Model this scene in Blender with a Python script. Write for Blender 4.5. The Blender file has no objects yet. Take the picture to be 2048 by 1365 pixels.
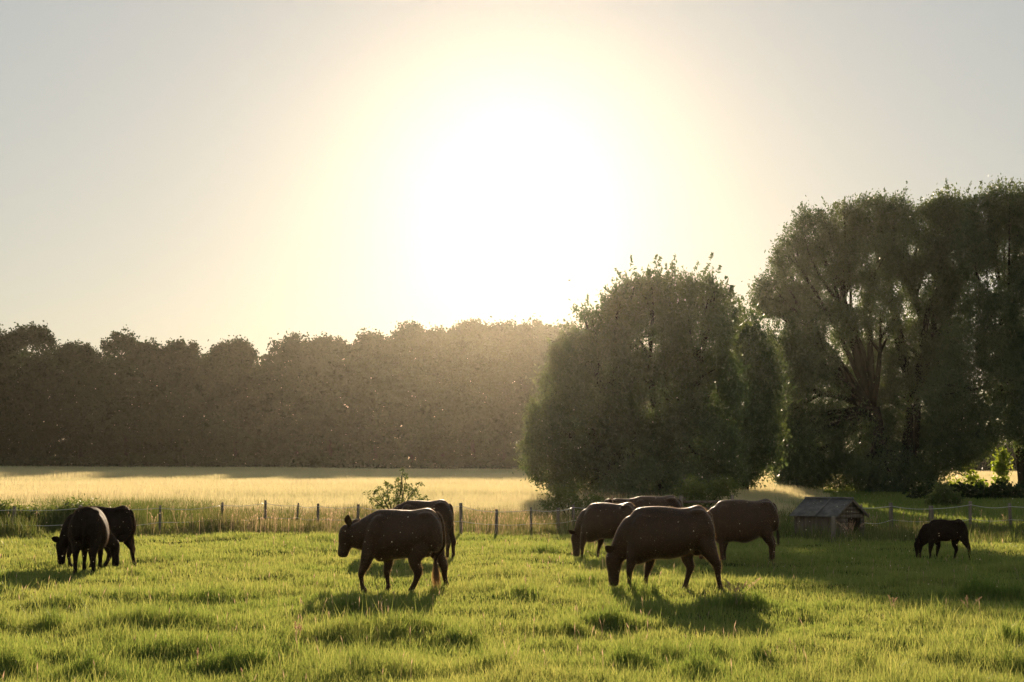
import bpy, bmesh, math, random
import numpy as np
from mathutils import Vector, Matrix

R = math.radians
S = bpy.context.scene
C = S.collection
rng = np.random.default_rng(7)
random.seed(7)

# ---------------------------------------------------------------- camera
FPX, W, H = 2844.4, 2048.0, 1365.0
CAM_Z = 2.0
PITCH = math.atan((950 - 682.5) / FPX)
cd = bpy.data.cameras.new("camera"); cam = bpy.data.objects.new("camera", cd); C.objects.link(cam)
cd.lens = 50; cd.sensor_width = 36; cd.clip_start = 0.1; cd.clip_end = 5000
cam.location = (0, 0, CAM_Z); cam.rotation_euler = (R(90) + PITCH, 0, 0)
S.camera = cam

# ---------------------------------------------------------------- light
SUN_EL, SUN_AZ = R(12.3), R(0.2)            # azimuth from +Y, positive to the right
w = bpy.data.worlds.new("World"); S.world = w; w.use_nodes = True
nt = w.node_tree; nt.nodes.clear()
sky = nt.nodes.new("ShaderNodeTexSky"); sky.sky_type = 'NISHITA'; sky.sun_disc = False
sky.sun_elevation = SUN_EL; sky.sun_rotation = SUN_AZ
sky.altitude = 0; sky.air_density = 1.35; sky.dust_density = 0.45; sky.ozone_density = 0.5
bg = nt.nodes.new("ShaderNodeBackground"); bg.inputs[1].default_value = 0.150
out = nt.nodes.new("ShaderNodeOutputWorld")
gm = nt.nodes.new('ShaderNodeGamma'); gm.inputs[1].default_value = 0.4
nt.links.new(sky.outputs[0], gm.inputs[0]); nt.links.new(gm.outputs[0], bg.inputs[0]); nt.links.new(bg.outputs[0], out.inputs[0])
ld = bpy.data.lights.new("sun", 'SUN'); ld.energy = 5.0; ld.angle = R(0.5); ld.color = (1.0, 0.80, 0.55)
sun = bpy.data.objects.new("sun", ld); C.objects.link(sun)
sd = Vector((math.sin(SUN_AZ) * math.cos(SUN_EL), math.cos(SUN_AZ) * math.cos(SUN_EL), math.sin(SUN_EL)))
sun.rotation_euler = sd.to_track_quat('Z', 'Y').to_euler(); sun.location = (0, 150, 60)
S.view_settings.view_transform = 'Standard'; S.view_settings.look = 'None'
S.view_settings.gamma = 1; S.view_settings.exposure = 0.76
S.render.engine = 'CYCLES'
cy = S.cycles
cy.max_bounces = 6; cy.diffuse_bounces = 3; cy.glossy_bounces = 2; cy.transmission_bounces = 4
cy.volume_bounces = 0; cy.transparent_max_bounces = 8; cy.use_denoising = True
cy.use_adaptive_sampling = True; cy.adaptive_threshold = 0.02
cy.sample_clamp_indirect = 6; cy.caustics_reflective = False; cy.caustics_refractive = False

# ---------------------------------------------------------------- helpers
CP, SP = math.cos(PITCH), math.sin(PITCH)
def at(px, py, Y):
    """the point at distance Y that the photograph shows at pixel px, py"""
    a = (px - W / 2) / FPX; b = (H / 2 - py) / FPX
    dy = CP - b * SP; dz = SP + b * CP
    return Vector((a * Y / dy, Y, CAM_Z + dz * Y / dy))
def gx(px, Y): return at(px, 950, Y).x

def vnoise(x, y, seed=0):
    x = np.asarray(x, float); y = np.asarray(y, float)
    xi = np.floor(x).astype(np.int64); yi = np.floor(y).astype(np.int64)
    fx = x - xi; fy = y - yi; fx = fx * fx * (3 - 2 * fx); fy = fy * fy * (3 - 2 * fy)
    def h(a, b):
        n = (a * 374761393 + b * 668265263 + seed * 1442695041) & 0x7fffffff
        n = ((n ^ (n >> 13)) * 1274126177) & 0x7fffffff
        return ((n ^ (n >> 16)) & 0xffff) / 65535.0
    return (h(xi, yi) * (1 - fx) + h(xi + 1, yi) * fx) * (1 - fy) + (h(xi, yi + 1) * (1 - fx) + h(xi + 1, yi + 1) * fx) * fy
def fbm(x, y, seed=0, o=3):
    s = 0; a = .5; t = 0
    for i in range(o):
        s = s + a * vnoise(np.asarray(x) * 2 ** i, np.asarray(y) * 2 ** i, seed + i * 17); t += a; a *= .5
    return s / t
def sstep(a, b, x):
    t = np.clip((np.asarray(x, float) - a) / (b - a), 0, 1); return t * t * (3 - 2 * t)

# tufts of tall grass: pixel x, pixel y, width in px, strength
TUFTS = [(330,1258,170,1.0),(90,1262,90,1.0),(250,1150,60,.8),(590,1082,45,.7),(1075,1108,40,.8),(820,1268,170,1.0),(700,1235,90,.8),
 (930,1285,60,1.0),(1230,1245,90,1.1),(1150,1262,60,.9),(1500,1212,130,1.1),(1620,1228,80,.8),(1950,1196,130,1.5),(2040,1190,60,1.3),
 (1960,1300,110,1.2),(1540,1318,90,1.0),(1240,1325,70,.9),(1410,1345,80,1.0),(480,1325,90,.9),(240,1340,90,1.0),(30,1190,50,.9),
 (40,1345,60,1),(720,1340,90,.8),(1000,1345,70,.8),(1060,1200,50,.7),(300,1160,60,.7),(1700,1330,60,.9),(1850,1240,70,.8),(420,1205,60,.6),
 (1280,1190,60,.8),(1160,1165,30,.8),(760,1205,100,.8),(1420,1215,60,.9),(150,1215,60,.6),(560,1190,40,.5),(1990,1345,60,.9),(1780,1175,40,.6),(20,1150,40,.8)]
def tuft(x, y):
    s = np.zeros_like(np.asarray(x, float))
    for px, py, wd, k in TUFTS:
        d = CAM_Z * FPX / (py - 950); cx = (px - 1024) / FPX * d; r = wd / FPX * d
        ry = max(.35, min(r * .5, .8))
        q = ((x - cx) / r) ** 2 + ((y - d) / ry) ** 2
        s = np.maximum(s, k * np.exp(-q * 1.3))
    return s * (.25 + 1.1 * sstep(.34, .66, fbm(np.asarray(x) * 2.3, np.asarray(y) * 2.6, 91, 3)))
def terrain(x, y):
    x = np.asarray(x, float); y = np.asarray(y, float)
    near = 1 - sstep(42, 60, y)
    z = near * ((fbm(x * .35, y * .35, 3) - .5) * .22 + (fbm(x * 1.3, y * 1.3, 5, 2) - .5) * .10)
    z = z + near * .03 * tuft(x, y)
    f = sstep(48, 90, y)
    z = z + f * (np.clip(y - 60, 0, None) * .0108 + .04 + np.clip(-x, -160, 160) * .0062 * sstep(60, 280, y)
                 + (fbm(x * .02, y * .03, 9) - .5) * .5)
    return z * sstep(1.5, 6, np.hypot(x, y))
def gz(x, y): return float(terrain(np.array([x]), np.array([y]))[0])

def tag(o, label=None, cat=None, group=None, kind=None):
    if label: o['label'] = label
    if cat: o['category'] = cat
    if group: o['group'] = group
    if kind: o['kind'] = kind
    return o
def empty(name, loc, rz=0):
    o = bpy.data.objects.new(name, None); C.objects.link(o); o.location = loc; o.rotation_euler = (0, 0, rz)
    o.empty_display_size = .3
    return o
def obj(name, me, mat, parent=None):
    o = bpy.data.objects.new(name, me); C.objects.link(o)
    for m in (mat if isinstance(mat, (list, tuple)) else [mat]): me.materials.append(m)
    if parent: o.parent = parent
    return o
def npmesh(name, V, F, smooth=False, attr=None):
    """V (n,3); F list of integer arrays (m,k)"""
    me = bpy.data.meshes.new(name); V = np.asarray(V, np.float32).reshape(-1, 3)
    if not isinstance(F, list): F = [F]
    F = [np.asarray(f, np.int32) for f in F if len(f)]
    idx = np.concatenate([f.ravel() for f in F]); cnt = np.concatenate([np.full(len(f), f.shape[1], np.int32) for f in F])
    me.vertices.add(len(V)); me.vertices.foreach_set('co', V.ravel())
    me.loops.add(len(idx)); me.loops.foreach_set('vertex_index', idx)
    me.polygons.add(len(cnt)); st = np.concatenate([[0], np.cumsum(cnt)[:-1]]).astype(np.int32)
    me.polygons.foreach_set('loop_start', st)
    if smooth: me.polygons.foreach_set('use_smooth', np.ones(len(cnt), bool))
    if attr is not None:
        a = me.attributes.new('tint', 'FLOAT', 'POINT'); a.data.foreach_set('value', np.asarray(attr, np.float32))
    me.update(calc_edges=True); me.validate()
    return me

class MB:
    """collects solids that become one mesh"""
    def __init__(s): s.V = []; s.Q = []; s.T = []; s.n = 0
    def add(s, V, Q=(), T=()):
        V = np.asarray(V, float).reshape(-1, 3); s.V.append(V)
        if len(Q): s.Q.append(np.asarray(Q) + s.n)
        if len(T): s.T.append(np.asarray(T) + s.n)
        s.n += len(V)
    def tube(s, pts, rad, k=8, jitter=0):
        pts = [Vector(p) for p in pts]; n = len(pts); rings = []
        for i, p in enumerate(pts):
            t = (pts[min(i + 1, n - 1)] - pts[max(i - 1, 0)]).normalized()
            u = t.cross(Vector((0, 1, 0)) if abs(t.y) < .9 else Vector((1, 0, 0))).normalized(); v = t.cross(u)
            for j in range(k):
                a = 2 * math.pi * j / k; r = rad[i] * (1 + jitter * (random.random() - .5))
                rings.append(p + (u * math.cos(a) + v * math.sin(a)) * r)
        Q = [(i * k + j, i * k + (j + 1) % k, (i + 1) * k + (j + 1) % k, (i + 1) * k + j) for i in range(n - 1) for j in range(k)]
        a = len(rings); rings += [pts[0], pts[-1]]
        T = [(a, (j + 1) % k, j) for j in range(k)] + [(a + 1, (n - 1) * k + j, (n - 1) * k + (j + 1) % k) for j in range(k)]
        s.add([tuple(r) for r in rings], Q, T)
    def box(s, c, sz, rot=None):
        M = rot or Matrix.Identity(3)
        V = [Vector(c) + M @ Vector((x * sz[0] / 2, y * sz[1] / 2, z * sz[2] / 2)) for x in (-1, 1) for y in (-1, 1) for z in (-1, 1)]
        s.add([tuple(v) for v in V], [(0, 1, 3, 2), (4, 6, 7, 5), (0, 4, 5, 1), (2, 3, 7, 6), (0, 2, 6, 4), (1, 5, 7, 3)])
    def ellipsoid(s, c, r, rot=None, nu=12, nv=8):
        M = rot or Matrix.Identity(3); V = [Vector(c) + M @ Vector((0, 0, r[2]))]
        for i in range(1, nv):
            th = math.pi * i / nv
            for j in range(nu):
                ph = 2 * math.pi * j / nu
                V.append(Vector(c) + M @ Vector((r[0] * math.sin(th) * math.cos(ph), r[1] * math.sin(th) * math.sin(ph), r[2] * math.cos(th))))
        V.append(Vector(c) + M @ Vector((0, 0, -r[2])))
        Q = [(1 + i * nu + j, 1 + (i + 1) * nu + j, 1 + (i + 1) * nu + (j + 1) % nu, 1 + i * nu + (j + 1) % nu) for i in range(nv - 2) for j in range(nu)]
        L = len(V) - 1
        T = [(0, 1 + j, 1 + (j + 1) % nu) for j in range(nu)] + [(L, 1 + (nv - 2) * nu + (j + 1) % nu, 1 + (nv - 2) * nu + j) for j in range(nu)]
        s.add([tuple(v) for v in V], Q, T)
    def mesh(s, name, smooth=False, attr=None):
        F = []
        if s.Q: F.append(np.concatenate(s.Q))
        if s.T: F.append(np.concatenate(s.T))
        return npmesh(name, np.concatenate(s.V), F, smooth, attr)

# ---------------------------------------------------------------- materials
def mat(name, base=(.1, .1, .1), rough=.8, noise=None, bump=0, spec=.3, sheen=0, sheen_tint=(1, .8, .5), scale=(1, 1, 1)):
    m = bpy.data.materials.new(name); m.use_nodes = True; n = m.node_tree; b = n.nodes['Principled BSDF']
    b.inputs['Base Color'].default_value = (*base, 1); b.inputs['Roughness'].default_value = rough
    b.inputs['Specular IOR Level'].default_value = spec
    if sheen:
        b.inputs['Sheen Weight'].default_value = sheen; b.inputs['Sheen Tint'].default_value = (*sheen_tint, 1); b.inputs['Sheen Roughness'].default_value = .35
    if noise:
        sc, c2 = noise
        tc = n.nodes.new('ShaderNodeTexCoord'); mp = n.nodes.new('ShaderNodeMapping'); mp.inputs['Scale'].default_value = scale
        no = n.nodes.new('ShaderNodeTexNoise'); no.inputs['Scale'].default_value = sc; no.inputs['Detail'].default_value = 5
        rp = n.nodes.new('ShaderNodeValToRGB'); rp.color_ramp.elements[0].position = .35; rp.color_ramp.elements[1].position = .65
        rp.color_ramp.elements[0].color = (*base, 1); rp.color_ramp.elements[1].color = (*c2, 1)
        n.links.new(tc.outputs['Object'], mp.inputs[0]); n.links.new(mp.outputs[0], no.inputs['Vector'])
        n.links.new(no.outputs['Fac'], rp.inputs[0]); n.links.new(rp.outputs[0], b.inputs['Base Color'])
        if bump:
            bp = n.nodes.new('ShaderNodeBump'); bp.inputs['Strength'].default_value = bump; bp.inputs['Distance'].default_value = .02
            n.links.new(no.outputs['Fac'], bp.inputs['Height']); n.links.new(bp.outputs[0], b.inputs['Normal'])
    return m
def leafmat(name, c1, c2, t1, t2, tr=.5, rough=.5, spec=.25):
    """leaf: diffuse front, light through the blade; colour varies from leaf to leaf with the mesh attribute tint"""
    m = bpy.data.materials.new(name); m.use_nodes = True; n = m.node_tree; b = n.nodes['Principled BSDF']; o = n.nodes['Material Output']
    at_ = n.nodes.new('ShaderNodeAttribute'); at_.attribute_name = 'tint'
    r1 = n.nodes.new('ShaderNodeMix'); r1.data_type = 'RGBA'; r1.inputs['A'].default_value = (*c1, 1); r1.inputs['B'].default_value = (*c2, 1)
    r2 = n.nodes.new('ShaderNodeMix'); r2.data_type = 'RGBA'; r2.inputs['A'].default_value = (*t1, 1); r2.inputs['B'].default_value = (*t2, 1)
    tl = n.nodes.new('ShaderNodeBsdfTranslucent'); mx = n.nodes.new('ShaderNodeMixShader'); mx.inputs[0].default_value = tr
    b.inputs['Roughness'].default_value = rough; b.inputs['Specular IOR Level'].default_value = spec
    for r_ in (r1, r2): n.links.new(at_.outputs['Fac'], r_.inputs['Factor'])
    n.links.new(r1.outputs['Result'], b.inputs['Base Color']); n.links.new(r2.outputs['Result'], tl.inputs['Color'])
    n.links.new(b.outputs[0], mx.inputs[1]); n.links.new(tl.outputs[0], mx.inputs[2]); n.links.new(mx.outputs[0], o.inputs['Surface'])
    return m
M = {}
M['ground'] = mat('soil_and_grass', (.035, .045, .012), 1, (1.5, (.055, .085, .02)), .4, 0)
M['grass'] = leafmat('grass_blade', (.042, .082, .022), (.078, .108, .032), (.26, .36, .055), (.58, .54, .14), .52, .45, .3)
M['weed'] = leafmat('weed_blade', (.05, .075, .022), (.20, .15, .075), (.14, .18, .03), (.55, .40, .18), .45, .6)
M['straw'] = leafmat('dry_seed_head', (.30, .20, .12), (.40, .27, .17), (.55, .38, .22), (.65, .42, .28), .5, .7)
M['crop'] = leafmat('ripening_barley', (.30, .33, .18), (.46, .40, .22), (.66, .58, .28), (.92, .74, .42), .55, .6)
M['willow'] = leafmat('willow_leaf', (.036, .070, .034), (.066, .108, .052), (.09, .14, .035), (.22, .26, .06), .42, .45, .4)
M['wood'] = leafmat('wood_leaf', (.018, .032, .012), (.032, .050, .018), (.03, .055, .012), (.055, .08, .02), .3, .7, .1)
M['bush'] = leafmat('bush_leaf', (.05, .08, .025), (.08, .11, .035), (.16, .22, .04), (.26, .28, .06), .45, .5)
M['lime'] = leafmat('maple_leaf', (.07, .12, .02), (.10, .14, .02), (.30, .42, .03), (.45, .50, .05), .55, .5)
M['bark'] = mat('bark', (.018, .017, .011), .95, (6, (.036, .033, .022)), .8, .05, scale=(1, 1, .3))
M['post'] = mat('weathered_post', (.24, .19, .14), .9, (9, (.11, .095, .08)), .5, .15, scale=(1, 1, .15))
M['wire'] = mat('galvanised_wire', (.62, .58, .52), .35, spec=.9); M['wire'].node_tree.nodes['Principled BSDF'].inputs['Metallic'].default_value = .8
M['board'] = mat('weathered_board', (.17, .135, .10), .9, (8, (.10, .078, .058)), .5, .15, scale=(1, 1, .15))
M['roof'] = mat('fibre_cement_roof', (.17, .155, .135), .85, (5, (.10, .095, .085)), .4, .2)
M['coat'] = mat('dark_brown_coat', (.036, .017, .009), .5, (7, (.019, .009, .005)), .35, .35, sheen=.12, sheen_tint=(1, .45, .2)); M['coat'].node_tree.nodes['Principled BSDF'].inputs['Specular Tint'].default_value = (1, .74, .52, 1)
M['blackcoat'] = mat('black_coat', (.020, .013, .009), .75, (7, (.012, .008, .006)), .35, .03, sheen=.02, sheen_tint=(1, .55, .28))
M['hair'] = leafmat('short_coat_hair', (.05, .027, .015), (.08, .042, .022), (.55, .30, .13), (.85, .50, .22), .5, .6)
M['blackhair'] = leafmat('short_black_hair', (.014, .009, .007), (.03, .018, .012), (.14, .075, .035), (.28, .15, .07), .5, .6)
M['eye'] = mat('eye', (.004, .003, .003), .1, spec=.6)
M['switch'] = leafmat('tail_hair', (.06, .04, .025), (.16, .11, .06), (.30, .18, .08), (.75, .48, .20), .5, .4)
M['darkswitch'] = leafmat('dark_tail_hair', (.03, .02, .012), (.06, .035, .02), (.05, .03, .015), (.16, .09, .04), .3, .5)
M['midge'] = leafmat('midge_wing', (.6, .55, .45), (.7, .6, .5), (.9, .8, .6), (.9, .8, .6), .6, .4)
M['fly'] = mat('insect_shell', (.02, .016, .012), .5)
M['tagm'] = mat('yellow_ear_tag', (.6, .35, .02), .5)

# ---------------------------------------------------------------- ground
def build_ground():
    ys = np.concatenate([np.arange(-60, 8, 4), np.arange(8, 45, .16), np.arange(45, 75, .5), np.arange(75, 320, 3), np.geomspace(320, 3000, 16)])
    u = np.linspace(-1, 1, 241); xs = np.sign(u) * (np.abs(u) * 30 + np.abs(u) ** 6 * 2600)
    xs = np.sort(np.unique(np.round(np.concatenate([xs, np.arange(-12, 12, .2)]), 3)))
    X, Y = np.meshgrid(xs, ys); Z = terrain(X, Y)
    V = np.stack([X, Y, Z], -1).reshape(-1, 3); nx = len(xs); ny = len(ys)
    i = np.arange(ny - 1)[:, None] * nx + np.arange(nx - 1)[None, :]
    F = np.stack([i, i + 1, i + nx + 1, i + nx], -1).reshape(-1, 4)
    o = obj('ground', npmesh('ground', V, F, True), M['ground']); tag(o, kind='structure')
build_ground()

# ---------------------------------------------------------------- blades
def blades(name, x, y, h, wd, material, lean=.35, tint=None, z0=None, bias=(0, 0)):
    n = len(x); z = terrain(x, y) if z0 is None else z0
    a = rng.uniform(0, 2 * np.pi, n); wx = np.cos(a) * wd / 2; wy = np.sin(a) * wd / 2
    b = rng.uniform(0, 2 * np.pi, n); l = rng.uniform(.1, 1, n) * lean * h
    lx = np.cos(b) * l + bias[0] * h; ly = np.sin(b) * l + bias[1] * h
    V = np.empty((n, 5, 3), np.float32); zz = z - .015
    V[:, 0] = np.stack([x - wx, y - wy, zz], -1); V[:, 1] = np.stack([x + wx, y + wy, zz], -1)
    mx, my = x + lx * .35, y + ly * .35
    V[:, 2] = np.stack([mx - wx * .75, my - wy * .75, z + h * .55], -1); V[:, 3] = np.stack([mx + wx * .75, my + wy * .75, z + h * .55], -1)
    V[:, 4] = np.stack([x + lx, y + ly, z + h * rng.uniform(.85, 1, n)], -1)
    k = np.arange(n)[:, None] * 5
    Q = k + np.array([[0, 1, 3, 2]]); T = k + np.array([[2, 3, 4]])
    t = rng.random(n) if tint is None else tint
    return obj(name, npmesh(name, V.reshape(-1, 3), [Q, T], False, np.repeat(np.clip(t, 0, 1), 5)), material)
def frustum(n, d0, d1, p=0, margin=.06, pad=1.2):
    """points in the wedge in front of the camera; density per distance d^(p-1)"""
    u = rng.random(n)
    d = d0 * (d1 / d0) ** u if p == 0 else (d0 ** p + u * (d1 ** p - d0 ** p)) ** (1 / p)
    x = rng.uniform(-1, 1, n) * (d * (.36 + margin) + pad)
    return x, d
def build_grass():
    x, y = frustum(620000, 10.5, 58)
    ex, ey = frustum(900000, 12, 45)
    k = rng.random(len(ex)) < np.clip(tuft(ex, ey) * .9 - .12, 0, 1); x = np.concatenate([x, ex[k]]); y = np.concatenate([y, ey[k]])
    n = len(x); tf = tuft(x, y)
    rough = fbm(x * .8, y * .8, 21, 3); fine = fbm(x * 3.1, y * 3.1, 33, 2)
    h = .050 + .06 * np.clip(rough - .25, 0, 1) + .05 * fine
    big = sstep(.60, .74, fbm(x * .55 + 5, y * .75, 41, 3))
    h = h * (1 + 1.1 * big) + .13 * tf
    h = h + .06 * sstep(.60, .72, fbm(x * 1.7, y * 2.2, 47, 3)) * sstep(30, 16, y)
    h = h * rng.uniform(.6, 1.25, n)
    tall = rng.random(n) < .10; h = np.where(tall, h * 1.55, h)
    wd = .0075 * (y / 16) ** .85 * rng.uniform(.7, 1.4, n)
    t = .25 + .5 * (fbm(x * .5, y * .5, 55, 2) - .3) + rng.uniform(-.25, .35, n) - .2 * tf  # shade of the tufts deepened by a darker tint
    t = t + .55 * (rng.random(n) < .03) + .25 * tall
    m = 70000; y2 = rng.uniform(52, 128, m); x2 = (rng.uniform(1480, 2250, m) - 1024) / FPX * y2
    x = np.concatenate([x, x2]); y = np.concatenate([y, y2]); h = np.concatenate([h, rng.uniform(.10, .26, m) * (.6 + fbm(x2 * .5, y2 * .5, 12))])
    wd = np.concatenate([wd, rng.uniform(.02, .05, m) * y2 / 60]); t = np.concatenate([t, rng.uniform(0, .5, m)])
    o = blades('meadow_grass', x, y, h, wd, M['grass'], .55, t)
    tag(o, 'sunlit pasture grass with darker tufts in the foreground', 'grass', kind='stuff')
build_grass()

def build_weeds():
    # rough belt along the fence and behind it
    x, y = frustum(190000, 41, 72, 1.0, .05, 2)
    px = 1024 + x / y * FPX
    left = 1 - sstep(1080, 1180, px)
    hmax = np.interp(px, [0, 300, 420, 500, 680, 720, 900, 1100, 1200, 1480, 1600, 1750, 2048], [1.02, .98, .85, .62, .5, .62, .45, .5, .7, .7, .62, .62, .45])
    start = np.interp(px, [0, 120, 330, 500, 700, 900, 1150, 1560, 1700, 2048], [44.5, 45, 47, 48, 48, 46.5, 46, 44.5, 39, 40]) + (fbm(x * .5, y * .5, 71) - .5) * 8
    ok = (y > start) & (rng.random(len(x)) < .35 + .65 * left)
    ok &= ~((px > 1620) & (y > 51) & (rng.random(len(x)) < .93))
    x, y, px, hmax, start = x[ok], y[ok], px[ok], hmax[ok], start[ok]
    n = len(x)
    h = hmax * sstep(0, 2.8, y - start) * (.15 + 1.15 * fbm(x * .6, y * .6, 73) ** 1.2) * rng.uniform(.6, 1.25, n) + .12
    wd = rng.uniform(.012, .030, n)
    dry = np.interp(px, [0, 350, 480, 900, 1100, 1300, 2048], [.0, .05, .2, .33, .28, .15, .05])
    t = dry + rng.uniform(-.35, .35, n) + (fbm(x * .4, y * .4, 75) - .5) * .8
    o = blades('rough_weeds', x, y, h, wd, M['weed'], .4, t)
    tag(o, 'tall rough grass and weeds along the fence line', 'weeds', kind='stuff')
    # seed heads above the weeds and here and there in the meadow
    m = 3600; x, y = frustum(m, 46, 62, 1.0, .04, 1)
    px = 1024 + x / y * FPX; ok = rng.random(m) < np.interp(px, [0, 300, 480, 1100, 1250, 1560, 1650, 1720, 1760, 2048], [.2, .35, 1, 1, .3, .2, .8, .8, .15, .1])
    x, y, px = x[ok], y[ok], px[ok]; hb = np.interp(px, [0, 300, 420, 500, 680, 900, 1100, 1600, 2048], [1.0, .95, .8, .7, .65, .6, .6, .6, .5])
    x2, y2 = frustum(1500, 13, 44, 0, .02, .5)
    clump = fbm(x2 * .7, y2 * .7, 77, 2) > .52; x2, y2 = x2[clump], y2[clump]
    X = np.concatenate([x, x2]); Y = np.concatenate([y, y2])
    Hh = np.concatenate([hb * rng.uniform(.6, 1.1, len(x)), rng.uniform(.14, .36, len(x2))])
    Vs, Qs = [], []; tt = []
    z = terrain(X, Y); n = len(X); lx = rng.normal(0, .14, n) * Hh; ly = rng.normal(0, .1, n) * Hh
    a = rng.uniform(0, np.pi, n); sw = .0011 * np.clip(Y / 18, .8, 3); hw = rng.uniform(.006, .011, n) * np.clip(Y / 30, .6, 1.9); hl = rng.uniform(.05, .12, n)
    ca, sa = np.cos(a), np.sin(a)
    def P(f, wv): return np.stack([X + lx * f * f + ca * wv, Y + ly * f * f + sa * wv, z + Hh * f], -1)
    f1 = 1 - hl / Hh; fm = 1 - hl / Hh * .55
    V = np.stack([P(0, -sw), P(0, sw), P(f1, -sw), P(f1, sw), P(fm, -hw), P(fm, hw), P(1, 0 * hw)], 1)
    k = np.arange(n)[:, None] * 7
    me = npmesh('seed_heads', V.reshape(-1, 3), [np.concatenate([k + [[0, 1, 3, 2]], k + [[2, 3, 5, 4]]]), k + [[4, 5, 6]]], False, np.repeat(rng.random(n), 7))
    tag(obj('seed_heads', me, M['straw']), 'pale pinkish seed heads scattered over the grass', 'seed heads', kind='stuff')
build_weeds()

def build_crop():
    x, y = frustum(560000, 62, 292, .35, .06, 4)
    px = 1024 + x / y * FPX
    edge = np.where(y < 122, 1650 + 120 * (fbm(x * .3, y * .1, 88, 2) - .5) - px, 999)
    ok = edge > 0; edge = edge[ok]
    x, y = x[ok], y[ok]; n = len(x)
    tram = np.zeros(n)
    for d0, k, ww in ((70, .05, .5), (82, -.05, .7), (84.5, -.05, .7), (104, .04, 1.0), (107, .04, 1.0), (140, .0, 1.6)):
        tram = np.maximum(tram, np.exp(-((y - d0 - k * x - 3 * (vnoise(x * .05, x * 0 + d0, 5) - .5)) / ww) ** 2) * sstep(.35, .6, vnoise(x * .06 + d0, x * 0, 8)))
    h = .78 + .16 * (fbm(x * .10, y * .35, 61) - .5) + .10 * (fbm(x * .5, y * 1.2, 63) - .5)
    dip = sstep(.54, .68, fbm(x * .022 + .4, y * .075, 131, 3)) + .8 * sstep(.60, .70, fbm(x * .05, y * .16, 137, 2))
    h = h - .30 * np.clip(dip, 0, 1.2)
    h = h * (1 - .5 * tram) * rng.uniform(.93, 1.05, n)
    h = h * sstep(60, 66, y) * (.25 + .75 * sstep(0, 130, edge)) + .2
    wd = .012 * (y / 60) ** 1.0 * rng.uniform(.7, 1.3, n)
    t = .45 + (fbm(x * .07, y * .25, 67) - .5) * .9 + rng.uniform(-.25, .25, n) + .15 - .4 * tram - .25 * dip  # tracks and dips tinted darker, painted shade on top of their real shadow
    o = blades('barley_field', x, y, h, wd, M['crop'], .25, t)
    tag(o, 'pale golden ripening cereal crop glowing in the backlight', 'crop field', kind='stuff')
build_crop()

# ---------------------------------------------------------------- foliage
def leaves(name, cen, sizes, material, parent=None, droop=0, tint=None, aspect=.45):
    """one diamond-shaped leaf per centre"""
    n = len(cen); a = rng.uniform(0, 2 * np.pi, n); ct = rng.uniform(-1, 1, n)
    if droop: ct = -np.abs(ct) ** (1 / (1 + droop))
    st = np.sqrt(1 - ct * ct)
    d = np.stack([st * np.cos(a), st * np.sin(a), ct], -1)
    r = rng.normal(size=(n, 3)); s = np.cross(d, r); s /= np.linalg.norm(s, axis=1, keepdims=True) + 1e-9
    L = sizes[:, None]
    V = np.stack([cen - d * L * .5, cen + s * L * aspect * .5, cen + d * L * .5, cen - s * L * aspect * .5], 1)
    k = np.arange(n)[:, None] * 4
    t = rng.random(n) if tint is None else tint
    return obj(name, npmesh(name, V.reshape(-1, 3), k + np.array([[0, 1, 2, 3]]), False, np.repeat(np.clip(t, 0, 1), 4)), material, parent)
def crown_points(lobes, nclump, per, spread, shell=.5, strand=0, org=(0, 0, 0)):
    """clumps of leaves spread through ellipsoid lobes (x,y,z,rx,ry,rz)"""
    L = np.array(lobes, float); vol = (L[:, 3] * L[:, 4] * L[:, 5]) ** (2 / 3)
    pick = rng.choice(len(L), nclump, p=vol / vol.sum()); l = L[pick]
    u = rng.normal(size=(nclump, 3)); u /= np.linalg.norm(u, axis=1, keepdims=True)
    r = shell + (1 - shell) * rng.random(nclump) ** .6; r *= rng.uniform(.88, 1.14, nclump)
    c = l[:, :3] + u * l[:, 3:6] * r[:, None]
    sp = spread * rng.uniform(.5, 1.5, nclump)
    pts = np.repeat(c, per, 0) + rng.normal(size=(nclump * per, 3)) * np.repeat(sp, per)[:, None]
    if strand:
        pts[:, 2] -= np.abs(rng.normal(size=len(pts))) * strand * np.repeat(rng.random(nclump), per)
    lt = rng.uniform(-.25, .4, len(L))
    tint = np.repeat(rng.uniform(0, .6, nclump) + lt[pick], per) + rng.uniform(-.1, .3, nclump * per)
    return pts - np.array(org), tint
def limb(mb, a, b, r0, r1, sag=.12, n=6):
    a = Vector(a); b = Vector(b); L = (b - a).length; j = Vector((random.uniform(-1, 1), random.uniform(-1, 1), random.uniform(-.2, .8))) * L * sag
    P = [a + (b - a) * (i / n) + j * math.sin(math.pi * i / n) for i in range(n + 1)]
    mb.tube(P, [r0 + (r1 - r0) * (i / n) for i in range(n + 1)], 7, .15)
    return P
def lobes_px(spec, Y, depth=1.0):
    s = Y / FPX; out_ = []
    for t in spec:
        px, py, rx, ry = t[:4]; dy = t[4] if len(t) > 4 else random.uniform(-1, 1) * rx * s * .6
        p = at(px, py, Y + dy); out_.append((p.x, p.y, p.z, rx * s * .93, rx * s * .9 * depth, ry * s * .93))
    return out_
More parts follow.
